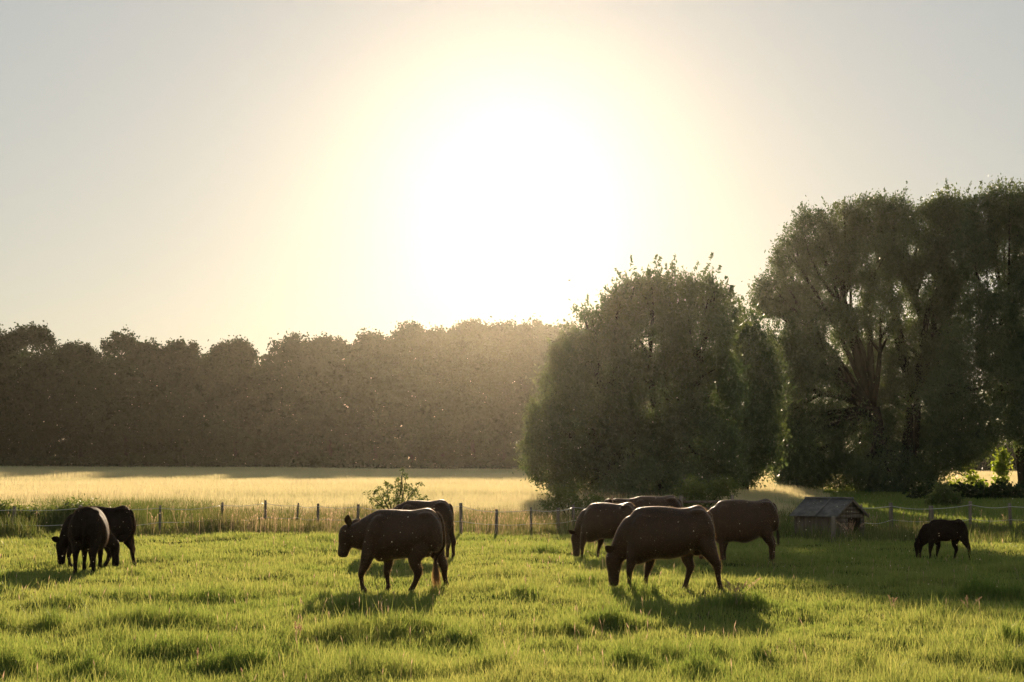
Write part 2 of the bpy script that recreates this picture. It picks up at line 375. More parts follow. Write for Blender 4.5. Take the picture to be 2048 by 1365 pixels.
def tree(name, label, lobes, base, r_trunk, n, per, spread, leaf, m, droop=0, strand=0, stems=1, group=None, shell=.5, aspect=.4, fork=.25, shoots=7, sl=1.05, limbs=True):
    bx, by = base; bz = gz(bx, by) - .1
    t = empty(name, (bx, by, bz)); tag(t, label, 'tree', group)
    mb = MB(); top = max(l[2] for l in lobes) - bz
    st = []
    for i in range(stems):
        a = 2 * math.pi * i / stems + .6; o = r_trunk * 1.1 if stems > 1 else 0
        p0 = Vector((o * math.cos(a), o * math.sin(a) * .7, 0)); p1 = Vector((p0.x * 2.6, p0.y * 2.6, top * fork * random.uniform(.8, 1.1)))
        mb.tube([p0 + Vector((0, 0, -.2)), p0 + Vector((0, 0, .5)), (p0 + p1) / 2 + Vector((.1, 0, 0)), p1], [r_trunk * 1.35, r_trunk * 1.05, r_trunk * .85, r_trunk * .7], 10, .12)
        st.append(p1)
    for l in (lobes if limbs else []):
        q = Vector((l[0] - bx, l[1] - by, l[2] - bz)); p1 = min(st, key=lambda s_: (s_ - q).length)
        P = limb(mb, p1, q, r_trunk * random.uniform(.22, .42), .04, .08, 7)
        for k in range(4):
            e = Vector((random.gauss(0, 1), random.gauss(0, 1), random.gauss(.3, 1))).normalized()
            e = q + Vector((e.x * l[3], e.y * l[4], e.z * l[5])) * .85
            limb(mb, P[random.choice((4, 5, 6))], e, r_trunk * .14 + .03, .02, .1, 4)
    obj('trunk', mb.mesh('trunk', True), M['bark'], t)
    pts, tint = crown_points(lobes, n, per, spread, shell, strand, (bx, by, bz))
    sp_, st_ = [], []
    for l in lobes:
        for k in range(shoots):
            u = np.array([random.gauss(0, 1), random.gauss(0, 1), random.gauss(.55, .8)]); u /= np.linalg.norm(u)
            q0 = np.array(l[:3]) - (bx, by, bz) + u * np.array(l[3:6]) * .9; dr = u * .6 + np.array([0, 0, .75]) + np.array([random.gauss(0, .2) for _ in range(3)])
            Ls = random.uniform(.5, 1.0) * sl; m_ = 34; f = rng.random(m_)
            sp_.append(q0 + dr * (f * Ls)[:, None] + rng.normal(size=(m_, 3)) * (spread * .42 * (1.1 - f))[:, None]); st_.append(np.full(m_, random.uniform(.1, .7)))
    if sp_: pts = np.concatenate([pts] + sp_); tint = np.concatenate([tint] + st_)
    pts[:, 2] = np.maximum(pts[:, 2], .15)
    leaves('crown', pts, leaf * rng.uniform(.6, 1.4, len(pts)), m, t, droop, tint, aspect)
    return t

# middle tree
A = lobes_px([(1262,592,42,48),(1305,585,32,46),(1352,590,40,50),(1405,592,34,46),(1445,622,36,50),(1192,655,44,48),(1232,640,46,50),
  (1300,680,95,80),(1395,690,75,80),(1150,715,48,50),(1128,762,50,52),(1200,760,90,95),(1310,800,110,100),(1420,790,75,90),(1102,850,48,56),(1160,860,85,80),
  (1075,895,34,34),(1100,930,48,40),(1270,900,110,75),(1390,890,95,80),(1160,955,70,40),(1300,960,110,38),(1430,940,60,45)], 82, 1.0)
tree('willow_tree', 'broad rounded willow with low skirts, standing right of centre before the wood', A, (gx(1285, 82), 82), .55, 3600, 44, .25, .23, M['willow'], .4, .22, 2, shell=.62, fork=.12, shoots=8)
B = lobes_px([(1528,835,30,56),(1530,760,30,56),(1526,890,24,34),(1492,672,36,42),(1508,720,34,55),(1500,800,36,60),(1490,880,42,60),(1470,930,46,36),(1440,860,50,70),(1462,800,46,70),(1470,740,38,60)], 97, 1.0)  # some lobes added to keep sun off the strip in front
tree('willow_tree', 'narrow sunlit willow squeezed between the broad willow and the tallest willows', B, (gx(1488, 97), 97), .3, 1500, 44, .42, .27, M['willow'], .4, .5, 1)
Cc = lobes_px([(1775,962,46,24,-2.5),(1832,952,46,28,-2.5),(1740,940,44,30,-2),(1612,650,40,36,-2),(1692,640,30,40,-2),(1640,722,40,36,-2),(1580,862,40,60,0),(1612,925,50,40,0),(1582,925,30,40,0),(1558,690,36,50),(1542,765,30,60),(1548,850,30,60),(1905,425,52,44),(1920,520,50,60),(1900,620,50,60),(1880,720,50,60),(1735,430,52,42),(1690,450,50,44),(1625,460,46,42),(1790,425,40,36),(1585,510,44,44),(1550,585,44,42),(1530,600,30,30),  # a few low left lobes added to block sun on the grass strip
  (1660,530,62,52),(1740,520,70,58),(1815,500,62,62),(1600,600,44,40),(1870,450,62,56),(1760,620,52,58),(1860,570,62,70),(1600,700,46,56),(1662,612,34,26),(1690,668,26,30),(1570,780,40,70),
  (1640,780,62,62),(1740,740,62,74),(1830,690,56,66),(1620,880,74,70),(1560,900,28,50),(1720,870,80,76),(1820,820,70,80),(1600,945,50,36),(1690,945,60,36),(1790,930,64,42),(1860,900,50,60)], 113, 1.0)
tree('willow_tree', 'huge many stemmed willow with gaps of sky, rising behind the small shelter', Cc, (gx(1790, 113), 113), .8, 7800, 44, .28, .23, M['willow'], .8, .55, 4, shell=.6, fork=.3)
D = lobes_px([(2000,630,46,46),(1995,700,46,50),(2045,700,50,60),(1890,790,44,50),(1900,850,44,50),(2020,405,50,44),(1975,430,44,48),(2065,430,55,60),(1945,500,40,52),(2010,500,55,52),(2085,540,60,70),(1960,600,34,40),(2030,590,45,40),
  (1930,700,50,60),(2090,680,60,80),(2010,760,50,50),(1920,810,50,60),(2080,830,70,80),(1990,840,50,40),(2150,500,80,100),(2160,700,80,120),(1900,900,44,40),(1950,880,40,34),(2075,905,30,44)], 108, 1.0)
tree('willow_tree', 'tallest willow, cut by the right edge of the picture', D, (gx(2062, 108), 108), .45, 4800, 42, .28, .23, M['willow'], .8, .55, 3, shell=.6, fork=.35)

# saplings and bushes
def bush(name, label, spec, Y, m, n, per, spread, leaf, base_px, cat='bush', group=None, shell=.3, aspect=.6):
    lb = lobes_px(spec, Y); bx, by = gx(base_px, Y), Y; bz = gz(bx, by)
    t = empty(name, (bx, by, bz)); tag(t, label, cat, group); mb = MB()
    for l in lb:
        limb(mb, (0, 0, 0), (l[0] - bx, l[1] - by, l[2] - bz), .035, .008, .1, 5)
    obj('stem', mb.mesh('stem', True), M['bark'], t)
    pts, tint = crown_points(lb, n, per, spread, shell, 0, (bx, by, bz)); pts[:, 2] = np.maximum(pts[:, 2], .03)
    leaves('foliage', pts, leaf * rng.uniform(.6, 1.4, len(pts)), m, t, 0, tint, aspect)
bush('sapling', 'small leafy sapling with a pointed top, behind the fence above the walking cow',
     [(806,939,6,7),(802,950,9,8),(812,953,8,7),(797,962,13,9),(806,972,14,9),(792,980,20,14),(820,982,20,16),(838,972,12,12),(775,970,10,8),(760,988,22,14),(738,992,12,12),(812,1004,38,16),(770,1006,34,14),(840,998,20,10)],
     60, M['bush'], 300, 12, .04, .075, 795, 'sapling')
bush('bush', 'low dense bush at the foot of the broad willow, above the grazing cow',
     [(1385,975,30,24),(1420,985,34,24),(1360,995,26,18),(1450,975,28,22),(1400,1005,40,16)], 62, M['bush'], 420, 12, .08, .10, 1400)
bush('bush', 'pale straggly bush beside the crop, left of the broad willow',
     [(1115,985,24,18),(1140,1000,30,20),(1170,1015,30,18),(1100,1010,24,16),(1190,1000,22,16)], 60, M['bush'], 330, 12, .08, .09, 1140)
bush('bush', 'added lit bush for the bright gap under the huge willow, just above the shelter ridge',
     [(1715,975,26,16),(1740,985,22,12),(1695,988,26,10)], 121, M['lime'], 200, 12, .16, .2, 1715)  # bush put in to stand for the bright golden-green gap under the canopy
bush('sapling', 'bright yellow green maple sapling under the tallest willow',
     [(2006,915,12,16),(2004,940,15,16),(2002,965,12,12),(1930,930,14,16),(1940,955,14,12),(1912,972,14,10),(1960,975,16,9),(1990,985,18,10),(2022,990,20,11)],
     121, M['lime'], 150, 14, .22, .34, 1985, 'sapling')
bush('bush', 'dark bush left of the maple sapling, under the tallest willow',
     [(1885,985,20,18),(1905,1000,20,14),(1870,1000,18,12)], 80, M['bush'], 200, 12, .12, .16, 1888)
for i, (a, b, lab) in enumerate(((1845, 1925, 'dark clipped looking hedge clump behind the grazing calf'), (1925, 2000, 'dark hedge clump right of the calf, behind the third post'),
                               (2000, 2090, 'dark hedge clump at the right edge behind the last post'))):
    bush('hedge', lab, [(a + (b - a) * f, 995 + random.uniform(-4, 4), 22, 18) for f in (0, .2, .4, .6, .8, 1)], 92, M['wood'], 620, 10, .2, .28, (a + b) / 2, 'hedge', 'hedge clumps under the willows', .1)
bush('bush', 'dark leafy bush behind the left fence at the picture edge',
     [(20,1035,46,22),(70,1040,40,20),(-10,1030,30,24)], 49, M['bush'], 420, 12, .1, .10, 30)
bush('bush', 'dark leafy bush behind the fence left of the pair of cows',
     [(110,1030,36,20),(150,1025,36,22),(190,1028,36,20)], 50, M['bush'], 380, 12, .1, .10, 130)

# ---------------------------------------------------------------- the wood
SKY = [(-200,660),(-60,655),(0,662),(20,672),(45,659),(80,662),(110,674),(128,692),(150,694),(170,689),(215,680),(250,677),(300,678),(322,688),(360,690),(400,694),(440,698),(460,689),(500,694),
 (515,706),(535,694),(560,692),(580,684),(600,679),(640,692),(665,681),(690,694),(703,710),(715,694),(735,682),(770,669),(790,666),(820,657),(850,664),(880,664),(930,655),(950,652),(970,659),(1000,654),
 (1050,652),(1080,659),(1110,657),(1130,659),(1250,670),(1400,760),(1560,850),(1700,900),(2300,905)]
SX, SYY = zip(*SKY)
WY = 292
def build_wood():
    # individual skyline trees
    spec = [(-40,60,656,'tree at the left edge of the wood, mostly outside the picture'),
     (62,50,655,'round headed tree standing above the wood near the left edge'),
     (160,40,689,'low tree of the wood right of the round headed one'),
     (250,72,674,'widest domed tree on the left half of the wood skyline'),
     (365,52,687,'flat topped tree of the wood right of the widest dome'),
     (470,44,684,'tree with small pointed tops midway along the left wood'),
     (592,54,676,'ragged crowned tree left of the skyline notch'),
     (660,38,678,'small round tree bordering the notch in the skyline on its left'),
     (750,46,668,'sloping crowned tree bordering the notch on its right'),
     (822,42,653,'rounded tree top where the wood steps up, above the walking cow'),
     (885,42,660,'even topped tree of the wood left of the sun glare'),
     (945,44,647,'tallest tree top of the wood, below the glare'),
     (1008,42,650,'tree of the wood straight below the sun glare'),
     (1062,44,649,'tree of the wood just left of the broad willow'),
     (1125,50,655,'tree of the wood half hidden by the broad willow')]
    for px, rw, top, lab in spec:
        lobes = []; Y = WY + random.uniform(-6, 4)
        for k in range(9):
            f = random.uniform(-.95, .95); rr = rw * random.uniform(.26, .42)
            yy = top + 5 + rr * 1.0 + (f * f) * 26 * (rw / 50) + random.uniform(0, 6)
            lobes.append((px + f * rw, yy, rr, rr * 1.05))
        for k in range(16):
            f = random.uniform(-.98, .98); rr = rw * random.uniform(.12, .26)
            lobes.append((px + f * rw, top + rr * .5 + (f * f) * 24 * (rw / 50) + random.uniform(-2, 8), rr, rr * random.uniform(.9, 1.4)))
        for k in range(16):
            f = random.uniform(-1, 1); rr = rw * random.uniform(.4, .62)
            lobes.append((px + f * rw * .95, random.uniform(top + rw * .9, 905), rr, rr * 1.1))
        lb = lobes_px(lobes, Y)
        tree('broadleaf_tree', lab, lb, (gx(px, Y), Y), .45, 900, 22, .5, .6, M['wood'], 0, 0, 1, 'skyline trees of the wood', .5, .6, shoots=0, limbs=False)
    # everything behind and between: one mass
    n = 9000; px = rng.uniform(-260, 1420, n); u = rng.random(n)
    top = np.interp(px, SX, SYY) + 16 + 30 * (1 - vnoise(px * .05, px * 0, 3))
    py = top + (955 - top) * u ** .9
    Y = WY + 12 + rng.uniform(-12, 12, n)
    s = Y / FPX; X = (px - 1024) * s; Z = CAM_Z + (950 - py) * s
    c = np.stack([X, Y, Z], -1)
    k = 2600; px2 = rng.uniform(-260, 1420, k); Y2 = WY - 6 + rng.uniform(-4, 4, k); x2 = (px2 - 1024) * Y2 / FPX
    z2 = terrain(x2, Y2) + rng.random(k) * (.4 + 3.2 * fbm(x2 * .13, x2 * 0 + 3, 151, 3) ** 2)
    c = np.concatenate([c, np.stack([x2, Y2, z2], -1)]); n += k
    pts = np.repeat(c, 16, 0) + rng.normal(size=(n * 16, 3)) * .7
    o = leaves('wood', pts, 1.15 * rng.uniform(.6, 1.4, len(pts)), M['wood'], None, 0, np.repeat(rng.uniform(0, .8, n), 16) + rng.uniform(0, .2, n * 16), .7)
    tag(o, 'dense dark mass of woodland beyond the golden field', 'wood', kind='stuff')
    n = 3500; px = rng.uniform(1350, 2400, n); Y = rng.uniform(330, 350, n); s = Y / FPX
    top = 932 + 8 * vnoise(px * .03, px * 0, 5) - 52 * sstep(1830, 1900, px); py = top + (952 - top) * rng.random(n)
    c = np.stack([(px - 1024) * s, Y, CAM_Z + (950 - py) * s], -1)
    pts = np.repeat(c, 12, 0) + rng.normal(size=(n * 12, 3)) * .8
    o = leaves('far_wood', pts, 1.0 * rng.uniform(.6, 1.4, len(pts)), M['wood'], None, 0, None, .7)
    tag(o, 'low far line of trees seen beneath the willows', 'wood', kind='stuff')
build_wood()

# ---------------------------------------------------------------- fences
def fence(name, label, posts, wires, group=None):
    """posts: (px, base py, top py, radius m, lean)"""
    P = []
    for px, by, ty, r, ln in posts:
        Y = CAM_Z * FPX / (by - 950); x = gx(px, Y); h = (by - ty) / FPX * Y
        P.append((x, Y, gz(x, Y), h, r, ln))
    t = empty(name, (P[0][0], P[0][1], P[0][2])); tag(t, label, 'fence', group); o0 = Vector(P[0][:3])
    for x, y, z, h, r, ln in P:
        mb = MB(); b = Vector((x, y, z)) - o0; r *= .68
        mb.tube([b + Vector((0, 0, -.3)), b + Vector((ln * .3 * h, 0, h * .35)), b + Vector((ln * .7 * h, 0, h * .75)), b + Vector((ln * h, 0, h))], [r * 1.08, r, r * .97, r * .9], 9, .1)
        obj('post', mb.mesh('post', False), M['post'], t)
    for f in wires:
        mb = MB()
        for (a, b) in zip(P[:-1], P[1:]):
            A_ = Vector((a[0] + a[5] * a[3] * f, a[1] - a[4], a[2] + a[3] * f)) - o0; B_ = Vector((b[0] + b[5] * b[3] * f, b[1] - b[4], b[2] + b[3] * f)) - o0
            L = (B_ - A_).length; sag = .035 * L * random.uniform(.3, 1.3)
            mb.tube([A_ + (B_ - A_) * (i / 8) - Vector((0, 0, sag * math.sin(math.pi * i / 8))) for i in range(9)], [.009] * 9, 5)
        obj('wire', mb.mesh('wire', True), M['wire'], t)
fence('fence', 'wooden post and wire fence along the weeds on the left and centre',
      [(-60,1072,1014,.075,0),(30,1072,1012,.085,.02),(164,1070,1009,.09,-.03),(322,1068,1010,.06,0),(445,1062,1006,.065,.02),(533,1058,1001,.075,-.02),(595,1056,1006,.05,.05),
       (637,1060,1008,.075,0),(716,1060,1010,.08,.03),(800,1064,1010,.07,0),(923,1068,1006,.09,-.02),(993,1070,1018,.08,.01),(1062,1068,1012,.06,0),(1115,1066,1014,.085,.03),(1147,1063,1010,.08,-.02),(1240,1064,1008,.07,0)], (.42, .9))
fence('fence', 'sagging post and wire fence in the shade behind the grazing calf',
      [(1720,1066,1008,.06,.02),(1780,1061,1005,.10,0),(1860,1063,1012,.13,0),(1937,1062,1003,.09,.03),(2018,1060,1006,.09,-.02),(2110,1060,1006,.09,0)], (.40, .88))
def single_post(label, px, by, ty, r, ln=0):
    Y = CAM_Z * FPX / (by - 950); x = gx(px, Y); h = (by - ty) / FPX * Y; mb = MB()
    mb.tube([(0, 0, -.3), (0, 0, h * .4), (ln * h * .6, 0, h * .8), (ln * h, 0, h)], [r * 1.1, r, r, r * .88], 9, .1)
    o = obj('fence_post', mb.mesh('fence_post'), M['post']); o.location = (x, Y, gz(x, Y)); tag(o, label, 'post', 'loose fence posts')
single_post('lone leaning dark post standing in front of the shelter', 1664, 1086, 1031, .065, .01)
single_post('tall thin post in front of the broad willow, above the grazing cow', 1369, 1040, 958, .07)
def gate():
    Y = 60; a = at(1365, 1004, Y); b = at(1462, 1003, Y); z0 = gz(a.x, Y)
    t = empty('field_gate', (a.x, Y, z0)); tag(t, 'weathered grey timber gate top showing above the grazing cows', 'gate')
    L = b.x - a.x
    for k, zz in enumerate((.86, .58, .3)):
        mb = MB(); mb.box((L / 2, 0, zz), (L, .04, .11)); obj('rail', mb.mesh('rail'), M['board'], t)
    for x, hh in ((-.06, 1.12), (L + .06, 1.15)):
        mb = MB(); mb.tube([(x, 0, -.2), (x, 0, hh * .5), (x, 0, hh)], [.08, .078, .07], 9, .08); obj('post', mb.mesh('post'), M['post'], t)
gate()

# ---------------------------------------------------------------- shelter
def shelter():
    Y = 45.0; th = R(42); t_ = CAM_Z * FPX / Y
    r0 = at(1674, 1035, Y)                      # front right eave corner
    ax = Vector((math.cos(th), -math.sin(th), 0)); wx = Vector((math.sin(th), math.cos(th), 0))
    Lr, Wr = 1.30 / math.cos(th) * .98, 1.42 / math.sin(th) * .98
    c = Vector((r0.x, r0.y, 0)) - ax * Lr / 2 + wx * Wr / 2
    z0 = gz(c.x, c.y) - .03; ez = r0.z - z0; rz = 2.0 - (998 - 950) / FPX * (Y + 1) - z0
    t = empty('animal_shelter', (c.x, c.y, z0), -th); tag(t, 'low wooden animal shelter with a ribbed grey gable roof, at the pasture edge', 'shed')
    # local x along ridge, local y across
    L, Wd = Lr - .20, Wr - .30; hy = Wd / 2; hx = L / 2
    def zroof(y): return rz - (rz - ez) * abs(y) / (Wr / 2)
    def board_wall(name, p0, p1, ztop, vertical=True, n=13, mtl='board', nrm=(0, -1, 0)):
        mb = MB(); p0 = Vector(p0); p1 = Vector(p1); d = p1 - p0; Lw = d.length; u = d.normalized(); rot = Matrix((u, Vector(nrm), Vector((0, 0, 1)))).transposed()
        for i in range(n):
            cx = p0 + u * Lw * (i + .5) / n; zt = ztop(cx) if callable(ztop) else ztop
            mb.box((cx.x + nrm[0] * .004 * (i % 2), cx.y + nrm[1] * .004 * (i % 2), zt / 2 - .05), (Lw / n * .92, .022, zt + .1 - random.uniform(0, .015)), rot)
        return obj(name, mb.mesh(name), M[mtl], t)
    board_wall('wall', (-hx, -hy, 0), (hx, -hy, 0), zroof(hy) - .02)
    board_wall('wall', (-hx, hy, 0), (hx, hy, 0), zroof(hy) - .02, nrm=(0, 1, 0))
    board_wall('wall', (-hx, -hy, 0), (-hx, hy, 0), lambda p: zroof(p.y) - .03, n=12, nrm=(-1, 0, 0))
    # open gable end: horizontal boards above, doorway below
    mb = MB(); k = 0; z = .12
    while z < rz - .08:
        half = min(hy, (rz - z - .1) / (rz - ez) * (Wr / 2))
        if half > .08:
            if z < ez * .86:
                mb.box((hx, -(hy + .1) / 2 - .05, z), (.022, hy - .20, .115)); mb.box((hx, hy - .12, z), (.022, .24, .115))
            else: mb.box((hx + .003 * (k % 2), 0, z), (.022, half * 2, .115))
        z += .125; k += 1
    obj('gable', mb.mesh('gable'), M['board'], t)
    for sy in (-1, 1):                         # ribbed roof sheets
        nR = 34; V = []; 
        for i in range(nR * 4 + 1):
            x = -Lr / 2 + Lr * i / (nR * 4); cc = .011 * math.cos(2 * math.pi * i / 4)
            for (yy, up) in ((0.0, 0), (Wr / 2, 0), (Wr / 2, -.014), (0.0, -.014)):
                V.append((x, sy * yy, zroof(yy) + .02 + cc + up))
        m4 = nR * 4; Q = []
        for i in range(m4):
            a = i * 4; b = a + 4
            Q += [(a, b, b + 1, a + 1), (a + 1, b + 1, b + 2, a + 2), (a + 2, b + 2, b + 3, a + 3), (a + 3, b + 3, b, a)]
        Q += [(0, 1, 2, 3), (m4 * 4, m4 * 4 + 3, m4 * 4 + 2, m4 * 4 + 1)]
        mb = MB(); mb.add(V, Q); rf = obj('roof', mb.mesh('roof'), M['roof'], t)
        mb = MB()
        sl = math.atan2(rz - ez, Wr / 2); mb.box((.10, sy * Wr / 4, zroof(Wr / 4) + .045), (.05, Wr / 2 / math.cos(sl) * .98, .02), Matrix.Rotation(-sy * sl, 3, 'X'))
        obj('batten', mb.mesh('batten'), M['roof'], rf)
        mb = MB(); mb.box((Lr / 2 - .01, sy * Wr / 4, zroof(Wr / 4) - .035), (.025, Wr / 2 / math.cos(sl) * .98, .07), Matrix.Rotation(-sy * sl, 3, 'X'))
        obj('bargeboard', mb.mesh('bargeboard'), M['board'], rf)
    mb = MB(); mb.tube([(-Lr / 2 - .02, 0, rz + .03), (0, 0, rz + .03), (Lr / 2 + .02, 0, rz + .03)], [.035] * 3, 8); obj('ridge_cap', mb.mesh('ridge_cap'), M['roof'], t)
shelter()

# ---------------------------------------------------------------- cattle
def ring_tube(mb, P, k=18):
    """P rows: x, y, z, ra (in the plane of the animal), rb (sideways)"""
    n = len(P); V = []
    for i in range(n):
        a = Vector(P[max(i - 1, 0)][:3]); b = Vector(P[min(i + 1, n - 1)][:3]); t = (b - a).normalized()
        lat = Vector((0, 1, 0)); nn = lat.cross(t)
        if nn.length < 1e-3: nn = Vector((1, 0, 0))
        nn.normalize(); lat = t.cross(nn).normalized()
        x, y, z, ra, rb = P[i]
        for j in range(k):
            th = 2 * math.pi * j / k
            V.append(tuple(Vector((x, y, z)) + nn * ra * math.cos(th) + lat * rb * math.sin(th)))
    Q = [(i * k + j, i * k + (j + 1) % k, (i + 1) * k + (j + 1) % k, (i + 1) * k + j) for i in range(n - 1) for j in range(k)]
    c = len(V); V += [tuple(P[0][:3]), tuple(P[-1][:3])]
    T = [(c, (j + 1) % k, j) for j in range(k)] + [(c + 1, (n - 1) * k + j, (n - 1) * k + (j + 1) % k) for j in range(k)]
    mb.add(V, Q, T)
def smooth_path(P, m=4):
    """Catmull-Rom through rows"""
    P = [np.array(p, float) for p in P]; out_ = []
    for i in range(len(P) - 1):
        p0 = P[max(i - 1, 0)]; p1 = P[i]; p2 = P[i + 1]; p3 = P[min(i + 2, len(P) - 1)]
        for j in range(m):
            t = j / m
            out_.append(.5 * ((2 * p1) + (-p0 + p2) * t + (2 * p0 - 5 * p1 + 4 * p2 - p3) * t * t + (-p0 + 3 * p1 - 3 * p2 + p3) * t ** 3))
    out_.append(P[-1]); return out_
def torso_mesh(mb, secs, k=28):
    S_ = smooth_path(secs, 4); V = []; n = len(S_)
    for x, zt, zb, hw in S_:
        c = (zt + zb) / 2; r = (zt - zb) / 2
        for j in range(k):
            th = 2 * math.pi * j / k; cs, sn = math.cos(th), math.sin(th)
            yy = hw * math.copysign(abs(sn) ** .88, sn) * (1 - .20 * cs - (.10 if cs > .6 else 0) * (cs - .6))
            V.append((x, yy, c + r * math.copysign(abs(cs) ** .95, cs)))
    Q = [(i * k + j, (i + 1) * k + j, (i + 1) * k + (j + 1) % k, i * k + (j + 1) % k) for i in range(n - 1) for j in range(k)]
    c = len(V); a = S_[0]; b = S_[-1]
    V += [(a[0] - .015, 0, (a[1] + a[2]) / 2), (b[0] + .015, 0, (b[1] + b[2]) / 2)]
    T = [(c, j, (j + 1) % k) for j in range(k)] + [(c + 1, (n - 1) * k + (j + 1) % k, (n - 1) * k + j) for j in range(k)]
    mb.add(V, Q, T)
def ear_mesh(mb, base, d, L=.17, wdt=.05, face=(0, -1, 0)):
    base = Vector(base); d = Vector(d).normalized(); s = d.cross(Vector(face)).normalized(); nrm = s.cross(d).normalized()
    V = []; prof = [(0, .018), (.12, .030), (.3, .047), (.5, .052), (.7, .044), (.87, .026), (1, .004)]; k = 8
    for f, wv in prof:
        for j in range(k):
            th = 2 * math.pi * j / k
            cup = (math.cos(th) ** 2) * .018 * math.sin(math.pi * f)
            V.append(tuple(base + d * L * f + s * wv * (wdt / .05) * math.cos(th) + nrm * (.009 * math.sin(th) + cup)))
    n = len(prof); Q = [(i * k + j, i * k + (j + 1) % k, (i + 1) * k + (j + 1) % k, (i + 1) * k + j) for i in range(n - 1) for j in range(k)]
    c = len(V); V.append(tuple(base)); V.append(tuple(base + d * L * 1.01))
    T = [(c, (j + 1) % k, j) for j in range(k)] + [(c + 1, (n - 1) * k + j, (n - 1) * k + (j + 1) % k) for j in range(k)]
    mb.add(V, Q, T)

T_WALK = [(-.57,1.20,.86,.10),(-.52,1.30,.76,.17),(-.42,1.375,.60,.235),(-.30,1.42,.505,.26),(-.10,1.425,.535,.30),(.10,1.415,.555,.335),(.25,1.41,.575,.34),(.40,1.435,.66,.315),(.52,1.45,.69,.31),(.62,1.41,.70,.275),(.71,1.31,.76,.22),(.77,1.17,.84,.14)]
T_GRAZE = [(-.66,1.08,.66,.10),(-.60,1.24,.52,.20),(-.50,1.385,.43,.27),(-.38,1.44,.44,.305),(-.15,1.46,.52,.325),(.10,1.45,.52,.35),(.30,1.425,.56,.35),(.45,1.44,.61,.345),(.60,1.48,.69,.31),(.70,1.44,.73,.28),(.78,1.34,.78,.225),(.84,1.19,.85,.14)]
L_WALK = [[(-.40,-.17,.98,.20,.10),(-.47,-.18,.70,.13,.085),(-.525,-.18,.50,.085,.07),(-.59,-.18,.345,.054,.055),(-.582,-.18,.25,.040,.040),(-.568,-.18,.14,.037,.037),(-.545,-.18,.09,.050,.047),(-.525,-.18,.05,.045,.045),(-.535,-.18,.0,.065,.055)],
          [(-.22,.17,.95,.20,.10),(-.165,.17,.66,.12,.08),(-.16,.17,.50,.078,.065),(-.187,.17,.36,.058,.055),(-.175,.17,.25,.040,.040),(-.16,.17,.14,.037,.037),(-.155,.17,.09,.046,.044),(-.165,.17,.05,.044,.045),(-.175,.17,.0,.058,.055)],
          [(.45,-.18,1.05,.24,.12),(.38,-.20,.78,.20,.12),(.315,-.20,.56,.105,.09),(.375,-.20,.385,.076,.06),(.352,-.20,.27,.053,.047),(.315,-.20,.17,.046,.043),(.275,-.20,.10,.047,.046),(.25,-.20,.05,.050,.048),(.235,-.20,.0,.062,.055)],
          [(.55,.18,1.05,.24,.12),(.63,.19,.80,.19,.12),(.715,.19,.60,.105,.09),(.795,.19,.455,.072,.06),(.80,.19,.33,.052,.046),(.825,.19,.20,.042,.040),(.848,.19,.11,.044,.044),(.855,.19,.05,.044,.045),(.855,.19,.0,.058,.055)]]
L_GRAZE = [[(-.48,-.16,.90,.20,.10),(-.54,-.17,.64,.12,.085),(-.575,-.17,.48,.08,.065),(-.60,-.17,.35,.055,.055),(-.60,-.17,.24,.040,.040),(-.605,-.17,.13,.038,.038),(-.61,-.17,.08,.046,.044),(-.62,-.17,.0,.058,.055)],
           [(-.34,.17,.90,.20,.10),(-.25,.17,.66,.12,.085),(-.215,.17,.52,.082,.066),(-.25,.17,.37,.056,.055),(-.28,.17,.25,.040,.040),(-.295,.17,.13,.038,.038),(-.298,.17,.08,.046,.044),(-.31,.17,.0,.058,.055)],
           [(.52,.18,1.05,.24,.12),(.46,.19,.78,.18,.12),(.43,.19,.57,.105,.09),(.485,.19,.415,.076,.06),(.455,.19,.29,.052,.047),(.42,.19,.17,.044,.043),(.395,.19,.09,.046,.046),(.38,.19,.0,.060,.055)],
           [(.62,-.18,1.05,.24,.12),(.72,-.19,.80,.18,.12),(.82,-.20,.60,.105,.09),(.895,-.20,.46,.072,.06),(.905,-.20,.33,.052,.046),(.925,-.20,.19,.042,.041),(.945,-.20,.09,.045,.044),(.955,-.20,.0,.060,.055)]]
L_STAND = [[(-.42,-.17,.95,.20,.10),(-.44,-.18,.66,.12,.085),(-.44,-.18,.50,.08,.065),(-.45,-.18,.36,.055,.055),(-.45,-.18,.22,.040,.040),(-.45,-.18,.09,.046,.044),(-.47,-.18,.0,.058,.055)],
           [(-.34,.17,.95,.20,.10),(-.33,.18,.66,.12,.085),(-.31,.18,.50,.08,.065),(-.33,.18,.36,.055,.055),(-.34,.18,.22,.040,.040),(-.34,.18,.09,.046,.044),(-.36,.18,.0,.058,.055)],
           [(.55,-.18,1.05,.24,.12),(.55,-.20,.78,.19,.12),(.60,-.20,.58,.105,.09),(.68,-.20,.43,.072,.06),(.67,-.20,.28,.048,.045),(.665,-.20,.10,.044,.044),(.65,-.20,.0,.060,.055)],
           [(.60,.18,1.05,.24,.12),(.64,.20,.78,.19,.12),(.70,.20,.60,.105,.09),(.79,.20,.45,.072,.06),(.79,.20,.29,.048,.045),(.795,.20,.10,.044,.044),(.785,.20,.0,.060,.055)]]
